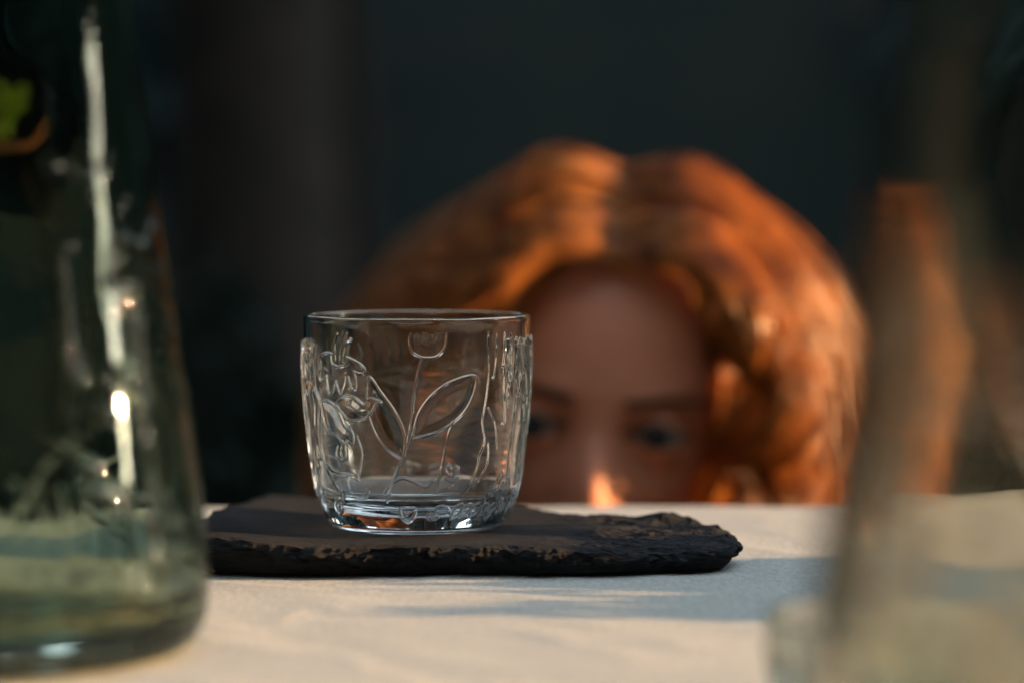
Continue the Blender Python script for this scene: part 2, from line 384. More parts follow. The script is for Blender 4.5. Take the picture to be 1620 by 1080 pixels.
# ------------------------------------------------------------------ slate
def facet(p, seed=0, slope=1.0):
    """chipped stone: every cell is a small tilted plane"""
    p = np.asarray(p, float); i0 = np.floor(p).astype(np.int64); best = np.full(len(p), 1e9); out = np.zeros(len(p))
    def hsh(q, k):
        h = (q[:, 0] * 73856093) ^ (q[:, 1] * 19349663) ^ (q[:, 2] * 83492791) ^ ((seed * 7 + k) * 2654435761)
        h = (h ^ (h >> 13)) * 1274126177 & 0x7fffffff; h = (h ^ (h >> 16)) & 0xffff; return h / 65535.0
    for dx in (-1, 0, 1):
        for dy in (-1, 0, 1):
            for dz in (-1, 0, 1):
                q = i0 + np.array([dx, dy, dz]); c = q + np.stack([hsh(q, 1), hsh(q, 2), hsh(q, 3)], 1); d = p - c; dd = (d * d).sum(1)
                val = (hsh(q, 4) - .5) + slope * ((hsh(q, 5) - .5) * d[:, 0] + (hsh(q, 6) - .5) * d[:, 1] + (hsh(q, 7) - .5) * d[:, 2])
                m = dd < best; best = np.where(m, dd, best); out = np.where(m, val, out)
    return out
GX, GY, GZ = -0.0340, 0.8660, T + 0.0112     # base of the tumbler
def slate():
    out = np.array([(-.1205, .845), (-.112, .819), (-.09, .813), (-.06, .8105), (-.03, .8110), (0, .8100), (.03, .8130), (.05, .8180), (.070, .825), (.0790, .830), (.0815, .850), (.0785, .862), (.0765, .872), (.069, .8865),
                    (.058, .8920), (.050, .8885), (.042, .8925), (.030, .8935), (.022, .903), (.010, .925), (-.004, .944), (-.03, .953), (-.07, .957), (-.098, .954), (-.110, .90), (-.117, .865)])
    c = np.array([-.018, .872])
    na = 900; d = out - c
    P = np.vstack([out, out[:1]]); seg = []
    for i in range(len(out)): seg.append(P[i] + (P[i + 1] - P[i]) * np.linspace(0, 1, 60, endpoint=False)[:, None])
    seg = np.vstack(seg) - c; ang = np.unwrap(np.arctan2(seg[:, 1], seg[:, 0])); rad = np.hypot(seg[:, 0], seg[:, 1])
    th = np.linspace(ang[0], ang[0] + 2 * np.pi, na, endpoint=False)
    rr = np.interp(th, ang, rad, period=None) if ang[-1] > ang[0] else np.interp(th, ang[::-1], rad[::-1])
    cs, sn = np.cos(th), np.sin(th)
    edge = np.stack([cs * rr, sn * rr], 1) + c
    pe = np.stack([edge[:, 0] * 90, edge[:, 1] * 90, np.zeros(na)], 1)
    rr = rr + 0.0013 * fbm(pe, 4, 2, .6)
    def top(x, y):
        p = np.stack([x * 26, y * 40, np.zeros(x.size)], 1)
        h = 0.0109 + 0 * x
        h = h + .0026 * smooth(-.060, -.105, x)
        f = smooth(.010, .040, x)
        h = h - f * smooth(.893, .822, y) * 0.0016 * (1 + .25 * vnoise(p * 1.3, 9))
        n = fbm(p, 5, 8, .55); st = 0.0009
        q = n * 0.0016 + 0.00008; lay = np.floor(q / st) * st; fr = (q - lay) / st; lay = lay + st * smooth(.82, 1.0, fr)
        amp = 0.20 + 0.80 * f
        h = h + (lay * 0.45 + n * 0.0002) * amp + 0.00020 * fbm(np.stack([x * 300, y * 420, 0 * x], 1), 3, 90, .6) * (.5 + .5 * f)
        h = h + (0.0008 * facet(np.stack([x * 85 + n, y * 120 + n, 0 * x], 1), 5, 1.6) + 0.0005 * facet(np.stack([x * 260, y * 330, 0 * x], 1), 6, 1.6)) * (f * .9 + .04)
        h = h + 0.0030 * np.exp(-(((x - .058) / .010) ** 2 + ((y - .886) / .006) ** 2)) + 0.0012 * np.exp(-(((x - .073) / .006) ** 2 + ((y - .872) / .008) ** 2))
        # diagonal cleavage step in front of the right end
        yy = .826 + (x - .005) * 1.05
        h = h + 0.0022 * f * smooth(-.003, .001, y - yy - .004 * vnoise(p * 2.2, 77)) * smooth(.075, .02, x) - 0.0006 * f
        g = np.hypot(x - GX, y - GY); k = smooth(.050, .034, g)
        h = h * (1 - k) + np.minimum(h, 0.0111) * k
        return h
    rings = []
    ts = np.concatenate([np.linspace(0.0, .6, 40, endpoint=False), np.linspace(.6, .985, 75)])
    for t in ts:
        X, Y = c[0] + cs * rr * t, c[1] + sn * rr * t
        h = top(X, Y) - 0.0007 * smooth(.93, .985, np.full(na, t)) * (1 + vnoise(np.stack([X * 200, Y * 200, 0 * X], 1), 3))
        rings.append(np.stack([X, Y, T + h], 1))
    ht = rings[-1][:, 2] - T; ns = 22
    for k in range(1, ns + 1):
        u = k / ns; base = rr * (0.985 + 0.015 * np.sin(np.pi * min(u * 1.4, 1))) - 0.0035 * u ** 3
        z = ht * (1 - u) + 0.0010 * u
        q = np.stack([edge[:, 0] * 60, edge[:, 1] * 60, z * 700], 1)
        q2 = np.stack([edge[:, 0] * 260, edge[:, 1] * 260, z * 900], 1)
        r2 = base + (0.0018 * facet(np.stack([edge[:, 0] * 110, edge[:, 1] * 110, z * 260], 1), 21, 1.5) + 0.0011 * facet(np.stack([edge[:, 0] * 300, edge[:, 1] * 300, z * 700], 1), 22, 1.5) + 0.0003 * fbm(q2, 3, 60)) * math.sin(math.pi * min(1, u + .12))
        rings.append(np.stack([c[0] + cs * r2, c[1] + sn * r2, T + z], 1))
    rings.append(np.stack([c[0] + cs * rr * .9, c[1] + sn * rr * .9, np.full(na, T + 0.0010)], 1))
    rings.append(np.stack([c[0] + cs * rr * .01, c[1] + sn * rr * .01, np.full(na, T + 0.0010)], 1))
    V = np.stack(rings, 1).reshape(-1, 3)
    o = mesh_np('slate_slab', V, grid_faces(na, len(rings), wrap=True), M_slate, shade=True)
    tag(o, 'rough black slate slab lying on the linen under the clear glass', 'slate')
slate()

# ------------------------------------------------------------------ pressed glass relief
def relief(nu, nz, zmin, zmax, Rm, strokes, fw=1.0, fh=1.0):
    """height field over (theta, z); strokes: (pts [(theta,z)...], width, height, filled)"""
    H = np.zeros((nu, nz)); du = 2 * np.pi / nu; dz = (zmax - zmin) / (nz - 1)
    for stt in strokes:
        pts, wd, hh = stt[:3]; fill = stt[3] if len(stt) > 3 else 0
        wd *= fw; hh *= fh
        P = np.asarray(pts, float)
        n = max(8, int(len(P) * 7)) if len(P) > 1 else 1
        Q = spline(P, n) if len(P) > 1 else P
        segs = [(Q[0], Q[0])] if n == 1 else list(zip(Q[:-1], Q[1:]))
        for a, b in segs:
            Rl = Rm
            t0 = min(a[0], b[0]) - wd / Rl; t1 = max(a[0], b[0]) + wd / Rl; z0 = min(a[1], b[1]) - wd; z1 = max(a[1], b[1]) + wd
            i0, i1 = int(math.floor(t0 / du)), int(math.ceil(t1 / du)); j0, j1 = max(0, int((z0 - zmin) / dz)), min(nz - 1, int((z1 - zmin) / dz) + 1)
            if j1 <= j0: continue
            I = np.arange(i0, i1 + 1); J = np.arange(j0, j1 + 1)
            A = (I * du)[:, None] * Rl; Z = (zmin + J * dz)[None, :]
            ax, az, bx, bz = a[0] * Rl, a[1], b[0] * Rl, b[1]
            L2 = (bx - ax) ** 2 + (bz - az) ** 2
            t = np.clip(((A - ax) * (bx - ax) + (Z - az) * (bz - az)) / (L2 + 1e-14), 0, 1)
            d = np.hypot(A - ax - t * (bx - ax), Z - az - t * (bz - az)) / wd
            h = hh * np.clip(1 - d * d, 0, 1) ** 0.85 * (1 - 0 * d)
            h = hh * (np.clip(1 - d * d, 0, 1) ** 1.3)
            ii = I % nu
            H[np.ix_(ii, J)] = np.maximum(H[np.ix_(ii, J)], h)
        if fill:                                   # the inside of a closed outline swells gently, like a lens
            X = Q[:, 0] * Rm; Y = Q[:, 1]
            i0, i1 = int(X.min() / Rm / du), int(X.max() / Rm / du) + 1; j0, j1 = max(0, int((Y.min() - zmin) / dz)), min(nz - 1, int((Y.max() - zmin) / dz) + 1)
            I = np.arange(i0, i1 + 1); J = np.arange(j0, j1 + 1); GX_, GZ_ = np.meshgrid(I * du * Rm, zmin + J * dz, indexing='ij')
            ins = np.zeros(GX_.shape, bool); dist = np.full(GX_.shape, 1.0)
            for a in range(len(X)):
                b = (a + 1) % len(X); x0, y0, x1, y1 = X[a], Y[a], X[b], Y[b]
                if y0 != y1:
                    c_ = ((y0 > GZ_) != (y1 > GZ_)) & (GX_ < (x1 - x0) * (GZ_ - y0) / (y1 - y0) + x0); ins ^= c_
                l2 = (x1 - x0) ** 2 + (y1 - y0) ** 2 + 1e-14; tt = np.clip(((GX_ - x0) * (x1 - x0) + (GZ_ - y0) * (y1 - y0)) / l2, 0, 1); dist = np.minimum(dist, np.hypot(GX_ - x0 - tt * (x1 - x0), GZ_ - y0 - tt * (y1 - y0)))
            add = fill * smooth(0, .0038, dist) * ins; ii = I % nu
            H[np.ix_(ii, J)] = np.maximum(H[np.ix_(ii, J)], 0) + add
    return H

PROF_T = np.array([(0, .0270), (.0003, .0293), (.0012, .0310), (.0030, .0328), (.0060, .0342), (.0125, .0357), (.020, .0372), (.030, .0386), (.040, .0397), (.0475, .0402), (.058, .0405), (.068, .0407), (.0752, .0407)])
def rad_t(z): return np.interp(z, PROF_T[:, 0], PROF_T[:, 1])

def px(x, y):
    """pixel of the photograph on the front of the tumbler -> (theta, z); theta 0 faces the camera, + to the right"""
    dx, dz = (x - 810) / F, -(y - HY) / F
    th, r = 0.0, .04
    for _ in range(12):
        dep = GY - r * math.cos(th); z = CAM[2] + dz * dep - GZ
        r = float(rad_t(z)); s = (dx * dep - GX) / r; th = math.asin(max(-.995, min(.995, s)))
    return (th, z)

def strokes_tumbler():
    st = []
    def q(quad, pts, wd=.00075, hh=.00065, fill=0):
        ox, oy = {1: (460, 470), 2: (640, 470), 3: (460, 660), 4: (640, 660)}[quad]
        st.append(([px(ox + a / 5.141, oy + b / 5.141) for a, b in pts], wd, hh, fill))
    # lily
    for p in ([(365, 510), (358, 430), (360, 360), (375, 312)], [(398, 515), (398, 450), (405, 380), (425, 275)], [(420, 515), (430, 440), (445, 375), (482, 350)]): q(1, p, .0006, .0006)
    for p in ([(375, 308)], [(426, 270)], [(484, 348)]): q(1, p, .0012, .0010)
    q(1, [(325, 480), (330, 520), (345, 545), (390, 565), (440, 550), (462, 500)])
    q(1, [(335, 462), (300, 452), (262, 460), (238, 495), (242, 570), (236, 620), (242, 668), (262, 675), (290, 640)])
    q(1, [(450, 485), (485, 500), (530, 522), (575, 550), (605, 590), (590, 618), (550, 618), (508, 605), (525, 640), (532, 700), (530, 740), (505, 748), (485, 715), (470, 650)])
    q(1, [(295, 640), (300, 690), (305, 760), (322, 785), (345, 755), (358, 700), (370, 680)])
    q(1, [(370, 690), (385, 740), (400, 782), (425, 740), (440, 690), (445, 655)])
    # leaves beside the stem
    q(1, [(362, 868), (400, 830), (450, 808), (510, 812), (560, 848), (600, 880), (625, 835), (665, 822), (700, 838), (735, 857), (695, 870), (665, 925), (610, 982), (540, 1005), (470, 998), (430, 960), (362, 868)], fill=.0009)
    q(1, [(455, 935), (500, 905), (545, 915), (580, 960)], .0006, .0004)
    q(1, [(240, 835), (290, 842), (345, 870), (395, 940), (425, 1020), (450, 1055), (495, 1095), (508, 1160), (495, 1200), (460, 1182), (420, 1185), (370, 1130), (310, 1100), (275, 1040), (255, 940), (240, 835)], fill=.0009)
    q(1, [(265, 885), (310, 950), (345, 1010), (375, 1060)], .0006, .0004)
    # stem
    q(1, [(160, 470), (170, 600), (185, 700), (210, 770), (235, 840), (238, 960), (238, 1080), (245, 1200), (262, 1290), (290, 1400), (330, 1480), (400, 1600)], .0009, .0009)
    # small bloom low on the left
    for p in ([(375, 240), (365, 300), (385, 350), (420, 355), (445, 310), (440, 245)], [(405, 245), (400, 290), (410, 320)]): q(3, p, .0007, .0006)
    q(3, [(290, 390), (330, 440), (400, 468), (460, 465), (515, 470), (530, 500)], .0008, .0007)
    q(3, [(460, 490), (470, 560), (500, 620), (550, 668), (600, 630), (640, 590), (620, 650), (560, 672)], .0008, .0007)
    # plain garden plant on the front: curved stalk, two broad leaves, a round bud
    def k(pts, wd=.0008, hh=.0007, fill=0): st.append(([px(*p) for p in pts], wd, hh, fill))
    k([(612, 795), (622, 760), (640, 715), (650, 670), (654, 630), (660, 595), (668, 566)], .0009, .0008)
    k([(636, 728), (606, 706), (586, 668), (580, 630), (584, 596), (604, 622), (626, 654), (640, 690), (638, 724)], fill=.0009)
    k([(634, 716), (612, 676), (592, 620)], .0006, .0004)
    k([(652, 690), (664, 650), (690, 618), (722, 600), (752, 596), (744, 634), (722, 664), (690, 684), (654, 694)], fill=.0009)
    k([(660, 688), (694, 648), (738, 608)], .0006, .0004)
    k([(668, 566), (652, 556), (648, 534), (658, 518), (672, 530), (682, 514), (694, 530), (706, 524), (704, 548), (690, 564), (668, 566)], fill=.0004)
    k([(672, 530), (672, 552)], .0006, .0005); k([(694, 530), (686, 552)], .0006, .0005)
    k([(690, 780), (700, 730), (708, 690), (716, 670)], .0007, .0006); k([(716, 668)], .0014, .0009)
    k([(566, 760), (572, 720), (564, 690)], .0007, .0006)
    q(3, [(760, 620), (800, 560), (900, 500), (1000, 530), (1090, 570), (1150, 520)], .0007, .0005)
    # tulip bud and drops near the base
    q(4, [(325, 415), (345, 460), (382, 485), (420, 455), (438, 415), (405, 400), (385, 430), (360, 400), (325, 415)], .0007, .0007)
    q(4, [(385, 432), (380, 480)], .0005, .0005)
    q(4, [(330, 500), (375, 525), (430, 500)], .0007, .0006); q(4, [(375, 562)], .0016, .0009)
    q(3, [(893, 750), (898, 815), (950, 856), (1000, 815), (1003, 750), (893, 750)], .0010, .0010, .0006); q(3, [(945, 790)], .0018, .0008)
    for (cx, cy_, a_, b_) in ((305, 755, 52, 26), (225, 815, 45, 20)):
        q(4, [(cx + a_ * math.cos(t), cy_ + b_ * math.sin(t)) for t in np.linspace(0, 2 * np.pi, 9)], .0008, .0007)
    for k in range(6):
        x0, y0 = 400 + 72 * k, 800 - 8 * k; s = 1 - .08 * k
        q(4, [(x0 - 30 * s, y0 + 30 * s), (x0 + 10 * s, y0 - 60 * s), (x0 + 62 * s, y0 - 92 * s), (x0 + 66 * s, y0 - 50 * s), (x0 + 20 * s, y0 + 8 * s), (x0 - 30 * s, y0 + 30 * s)], .0007, .0008)
    for (x0, y0) in ((650, 825), (680, 815), (530, 860), (505, 870)): q(4, [(x0, y0)], .0011, .0008)
    # tall trunks and drips on the right
    q(2, [(685, 245), (687, 400), (685, 560), (675, 700), (662, 820), (645, 930), (634, 1000), (640, 1070), (652, 1140), (645, 1210), (610, 1290), (595, 1370), (570, 1440), (530, 1520), (470, 1610)], .0008, .0008)
    q(2, [(680, 900), (705, 960), (735, 1020), (745, 1100), (755, 1230)], .0006, .0006)
    q(2, [(755, 240), (750, 400), (740, 520), (722, 655)], .0007, .0007); q(2, [(757, 236)], .0011, .0009); q(2, [(716, 655)], .0011, .0009)
    q(2, [(820, 258), (815, 400), (806, 500), (798, 552)], .0008, .0008); q(2, [(798, 552)], .0012, .001)
    q(2, [(860, 240), (868, 330), (872, 400), (855, 460)], .0007, .0007)
    q(4, [(680, 215), (682, 300), (665, 400), (620, 480), (600, 520)], .0007, .0007)
    g = np.random.default_rng(5)
    # edges (both sides) : bark-like vertical ribs, then the whole back of the tumbler
    def band(t0, t1, n, z0, z1, wd, hh, wob=.02):
        for i in range(n):
            th = t0 + (t1 - t0) * (i + .5) / n + g.normal(0, (t1 - t0) / n * .25); a = z1 - abs(g.normal(0, .0025)); b = z0 + (z1 - z0) * g.random() ** 2 * .8
            if g.random() < .45: b = z0 + (z1 - z0) * (.45 + .4 * g.random())
            zz = np.linspace(a, b, 5); st.append(([(th + g.normal(0, wob), z) for z in zz], wd * (.7 + .6 * g.random()), hh * (.7 + .6 * g.random())))
            if g.random() < .5: st.append(([(th, b)], wd * 1.5, hh * 1.2))
    band(.88, 1.75, 30, .012, .0685, .00075, .0009)
    band(-1.75, -1.05, 19, .012, .0675, .0009, .0011)
    band(1.8, 4.5, 20, .034, .066, .0013, .00042, .03)
    for i in range(60):                                                      # leaves and fronds round the foot
        th = g.choice([g.uniform(.75, 1.9), g.uniform(-1.9, -.78), g.uniform(1.9, 4.4)]); z = g.uniform(.004, .017); L = g.uniform(.003, .0075); dr = g.normal(.4, .5)
        p0 = np.array([th, z]); p1 = p0 + np.array([L * math.sin(dr) / .038, L * math.cos(dr)]); m = (p0 + p1) / 2; o = np.array([.0012 / .038, .0006])
        st.append(([p0, m + o, p1, m - o, p0], .0006, .0008))
    for i in range(9):                                                      # flowers and hills on the far side
        th, z = g.uniform(1.9, 4.4), g.uniform(.02, .055); s = g.uniform(.003, .007)
        ang = np.linspace(0, 2 * np.pi, 10); k = g.integers(3, 6); ph = g.random() * 6
        st.append(([(th + s * (1 + .25 * math.cos(k * a + ph)) * math.cos(a) / .039, z + s * (1 + .25 * math.cos(k * a + ph)) * math.sin(a)) for a in ang], .0010, .00045))
    for kk in range(9):
        z0_ = .016 + .0042 * kk; st.append(([(t, z0_ + .0016 * math.sin(4 * t + kk * 1.7) + .001 * math.sin(9 * t + kk)) for t in np.linspace(2.0, 4.3, 16)], .0048, .00042))
    for kk in range(3):
        k = kk
        st.append(([(t, .022 + .012 * k + .004 * math.sin(3 * t + k * 2)) for t in np.linspace(1.9, 4.4, 14)], .0014, .0004))
    return st

def lathe_glass(name, nu, profile_outer, relief_fn, inner, nu_in, mat, parent, wav=0.0):
    """closed glass body: outer surface carries the relief (theta 0 = towards -y), inner one is smooth; joined by index"""
    zo = profile_outer[:, 0]; ro = profile_outer[:, 1]; th = np.arange(nu) * 2 * np.pi / nu
    H = relief_fn(nu, zo)
    Ro = ro[None, :] + H
    def ring(th, Rr, Z): return np.stack([Rr * np.sin(th)[:, None], -Rr * np.cos(th)[:, None], Z + 0 * Rr], -1)
    out = ring(th, Ro, zo[None, :])
    zi, ri = inner[:, 0], inner[:, 1]
    A, Zi = np.meshgrid(th, zi, indexing='ij')
    p = np.stack([np.cos(A).ravel() * 2.0, np.sin(A).ravel() * 2.0, Zi.ravel() * 40], 1)
    wv = (wav * fbm(p, 2, 5)).reshape(A.shape) * smooth(0, .15, (ri / ri.max()))[None, :]
    inn = ring(th, ri[None, :] + wv * np.minimum(1, smooth(zi.min(), zi.min() + .01, zi))[None, :], zi[None, :])
    V = np.concatenate([out, inn], 1); nv = V.shape[1]
    f = grid_faces(nu, nv, wrap=True)
    V = V.reshape(-1, 3)
    # close both ends of the chain at the axis (bottom outside at j=0, inner floor at j=nv-1)
    c0, c1 = len(V), len(V) + 1
    V = np.vstack([V, [0, 0, profile_outer[0, 0] + 0], [0, 0, inner[-1, 0]]])
    i = np.arange(nu); i2 = (i + 1) % nu
    me = bpy.data.meshes.new(name)
    nq = len(f); tri = np.concatenate([np.stack([i2 * nv, i * nv, np.full(nu, c0)], 1), np.stack([i * nv + nv - 1, i2 * nv + nv - 1, np.full(nu, c1)], 1)])
    me.vertices.add(len(V)); me.vertices.foreach_set('co', V.astype(np.float32).ravel())
    lp = np.concatenate([f.ravel(), tri.ravel()]).astype(np.int32); me.loops.add(len(lp)); me.loops.foreach_set('vertex_index', lp)
    me.polygons.add(nq + len(tri)); st = np.concatenate([np.arange(nq) * 4, nq * 4 + np.arange(len(tri)) * 3]).astype(np.int32)
    me.polygons.foreach_set('loop_start', st); me.polygons.foreach_set('use_smooth', np.ones(len(st), bool)); me.update(calc_edges=True); me.validate()
    return link(name, me, mat, parent)

def tumbler():
    zs = np.concatenate([np.array([0.0022, .0012, 0.0002, .0002, .0006, .0012, .002]), np.linspace(.003, .0695, 310), np.linspace(.070, .0748, 14)])
    # concave underside ring then wall
    ro = np.interp(zs, PROF_T[:, 0], PROF_T[:, 1]); ro[0], ro[1], ro[2], ro[3], ro[4], ro[5], ro[6] = .0060, .0190, .0268, .0290, .0303, .0313, .0321
    # smooth the wall profile
    k = slice(5, None); cf = np.polyfit(PROF_T[2:, 0], PROF_T[2:, 1], 5); rs = np.polyval(cf, zs); b = smooth(.002, .008, zs); ro = ro * (1 - b) + rs * b
    rim_t = np.linspace(0, np.pi, 12)[1:-1]
    rimz = .0748 + .0011 * np.sin(rim_t); rimr = ro[-1] - .00105 + .00105 * np.cos(rim_t)
    prof = np.vstack([np.stack([zs, ro], 1), np.stack([rimz, rimr], 1)])
    Rtop = ro[-1]
    zi = np.linspace(.0748, .016, 34); ri = np.polyval(cf, zi) - .0021 - .0006 * smooth(.07, .03, zi)
    # rounded inner floor, slightly domed
    rb = ri[-1]; a = np.linspace(0, 1, 18)[1:]
    fz = .0160 - .0062 * np.sin(a * np.pi / 2); fr = rb * (1 - .34 * (1 - np.cos(a * np.pi / 2)))
    fl = np.linspace(fr[-1], .0006, 16)[1:]; fz2 = fz[-1] - .0020 * (1 - (fl / fr[-1]) ** 2)
    inner = np.vstack([np.stack([zi, ri], 1), np.stack([fz, fr], 1), np.stack([fz2, fl], 1)])
    strokes = strokes_tumbler()
    def rel(nu, z):
        zmin, zmax, nz = 0.0, .0712, 520
        H = relief(nu, nz, zmin, zmax, .0395, strokes, .64, .80)
        zz = np.linspace(zmin, zmax, nz); J = np.interp(z, zz, np.arange(nz)); j0 = np.clip(J.astype(int), 0, nz - 2); fr_ = J - j0
        out = H[:, j0] * (1 - fr_) + H[:, j0 + 1] * fr_
        m = smooth(.002, .005, z) * smooth(.0712, .0690, z)
        # raised band edge that starts a little under the rim, as on the photographed sides
        out = out * m[None, :]
        out[:, len(zs):] = 0
        return out
    o = lathe_glass('tumbler', 1600, prof, rel, inner, 200, M_clear, None, wav=.00030)
    o.location = (GX, GY, GZ); tag(o, 'clear pressed glass tumbler with raised flower and leaf relief standing on the slate', 'drinking glass')
tumbler()

# ------------------------------------------------------------------ green carafes
PROF_C = [(0.0, .0470), (.0008, .0500), (.0030, .0528), (.0075, .0552), (.014, .0563), (.022, .0565), (.035, .0556), (.056, .0530), (.090, .0482), (.120, .0440), (.150, .0405), (.184, .0370), (.215, .0320), (.235, .0272), (.250, .0250), (.275, .0246), (.292, .0258)]
def carafe_mesh():
    zz = np.concatenate([np.array([.0012, .0003, 0, .0004, .001, .002, .003]), np.linspace(.0045, .190, 330), np.linspace(.191, .292, 60)])
    P = np.array(PROF_C); fine = spline(P, 400); ro = np.interp(zz, fine[:, 0], fine[:, 1]); ro[0], ro[1], ro[2] = .030, .0420, .0465
    t = np.linspace(0, np.pi, 9)[1:-1]; prof = np.vstack([np.stack([zz, ro], 1), np.stack([.292 + .0016 * np.sin(t), ro[-1] - .0015 + .0015 * np.cos(t)], 1)])
    zi = np.linspace(.292, .020, 110); ri = np.interp(zi, fine[:, 0], fine[:, 1]) - .0030
    rb = ri[-1]; a = np.linspace(0, 1, 20)[1:]; fz = .020 - .010 * np.sin(a * np.pi / 2); fr = rb * (1 - .35 * (1 - np.cos(a * np.pi / 2))); fl = np.linspace(fr[-1], .0008, 12)[1:]
    inner = np.vstack([np.stack([zi, ri], 1), np.stack([fz, fr], 1), np.stack([fz[-1] + .004 * (1 - (fl / fr[-1]) ** 2), fl], 1)])
    st = []; g = np.random.default_rng(12)
    def C(x, y):                       # pixel on the left carafe -> theta, z (approx., at its own place)
        cx, dep = CX, CY; r = .05; th = 0
        for _ in range(10):
            d = dep - r * math.cos(th); z = CAM[2] - (y - HY) / F * d - T; r = float(np.interp(z, P[:, 0], P[:, 1])); th = math.asin(max(-.99, min(.99, ((x - 810) / F * d - cx) / r)))
        return (th, z)
    def c(pts, wd=.0012, hh=.0010): st.append(([C(*p) for p in pts], wd, hh))
    # two crossing branches and blossoms
    c([(0, 640), (40, 670), (90, 705), (140, 740), (185, 800), (200, 880)], .0013, .0005); c([(240, 600), (180, 625), (140, 680), (100, 715), (60, 760), (30, 830)], .0013, .0005)
    c([(100, 390), (102, 440), (106, 500), (110, 560), (104, 640)], .0014, .0012)
    c([(250, 345), (235, 375), (218, 400), (205, 430), (190, 450)], .0014, .0012); c([(235, 380), (215, 395), (200, 420)], .0012, .001)
    for (x, y) in ((248, 350), (236, 376), (218, 398), (205, 420), (196, 432), (212, 430), (190, 442), (206, 452), (180, 596), (164, 604), (150, 648), (160, 656), (108, 657), (138, 745), (246, 830), (279, 838), (277, 850), (250, 880), (246, 890), (258, 904), (262, 892), (272, 872), (284, 888), (278, 930), (167, 995), (102, 388), (275, 515), (275, 610)):
        c([(x, y)], .0056, .0010)
    for i in range(7): c([(20 + 36 * i, 770 + 6 * (i % 3)), (24 + 36 * i, 830), (22 + 37 * i, 890), (30 + 36 * i, 912), (44 + 36 * i, 905)], .0016, .0006)
    for (x, y, s) in ((25, 980, 34), (80, 970, 30), (140, 975, 28)): c([(x + s * math.cos(a), y + s * .7 * math.sin(a)) for a in np.linspace(0, 6.28, 9)], .0015, .0012)
    c([(240, 860), (262, 900), (285, 960), (280, 985)], .0014, .001)
    for i in range(34):
        th, z = g.uniform(1.2, 5.1), g.uniform(.01, .11); s = g.uniform(.005, .012); k = g.integers(2, 6); ph = g.random() * 6
        st.append(([(th + s * (1 + .3 * math.cos(k * a + ph)) * math.cos(a) / .05, z + s * (1 + .3 * math.cos(k * a + ph)) * math.sin(a)) for a in np.linspace(0, 2 * np.pi, 10)], .0016, .0006))
    for i in range(14):
        th, z = g.uniform(0.9, 5.3), g.uniform(.02, .06); st.append(([(th, z), (th + g.normal(0, .06), z + .03), (th + g.normal(0, .1), z + .07)], .0013, .0010))
    for i in range(24):
        st.append(([(g.uniform(.50, 1.15), g.uniform(.012, .135))], g.uniform(.004, .007), .0012))
    def rel(nu, z):
        zmin, zmax, nz = 0.0, .16, 420; H = relief(nu, nz, zmin, zmax, .050, st, .6, .55); J = np.interp(z, np.linspace(zmin, zmax, nz), np.arange(nz)); j0 = np.clip(J.astype(int), 0, nz - 2); fr_ = J - j0
        o = (H[:, j0] * (1 - fr_) + H[:, j0 + 1] * fr_) * (smooth(.003, .008, z) * smooth(.158, .15, z))[None, :]
        # faint waviness of hand-pressed glass
        A, Zm = np.meshgrid(np.arange(nu) * 2 * np.pi / nu, z, indexing='ij')
        o += (0.00022 * fbm(np.stack([np.cos(A).ravel() * 2.5, np.sin(A).ravel() * 2.5, Zm.ravel() * 22], 1), 2, 3)).reshape(A.shape) * smooth(.004, .02, z)[None, :]
        o[:, 397:] = 0; return o
    return lathe_glass('glass_wall', 620, prof, rel, inner, 200, M_green, None, wav=.00025)
CX, CY = -0.1420, 0.673
def carafes():
    w0 = carafe_mesh()
    a = empty('carafe', (CX, CY, T + .0004)); w0.parent = a; w0.name = 'glass_wall'
    tag(a, 'smoky green glass carafe at the left edge with a sprig inside', 'carafe', 'green glass carafes')
    b = empty('carafe', (0.1062, 0.420, T + .0004)); b.rotation_euler.z = 1.1
    w1 = w0.copy(); w1.data = w0.data.copy(); w1.data.materials[0] = glass_mat('pale_smoky_glass', (0.93, 0.92, 0.87)); COL.objects.link(w1); w1.parent = b  # paler tint than the left carafe stands in for light it catches
    tag(b, 'strongly blurred green glass carafe in the right foreground', 'carafe', 'green glass carafes')
carafes()

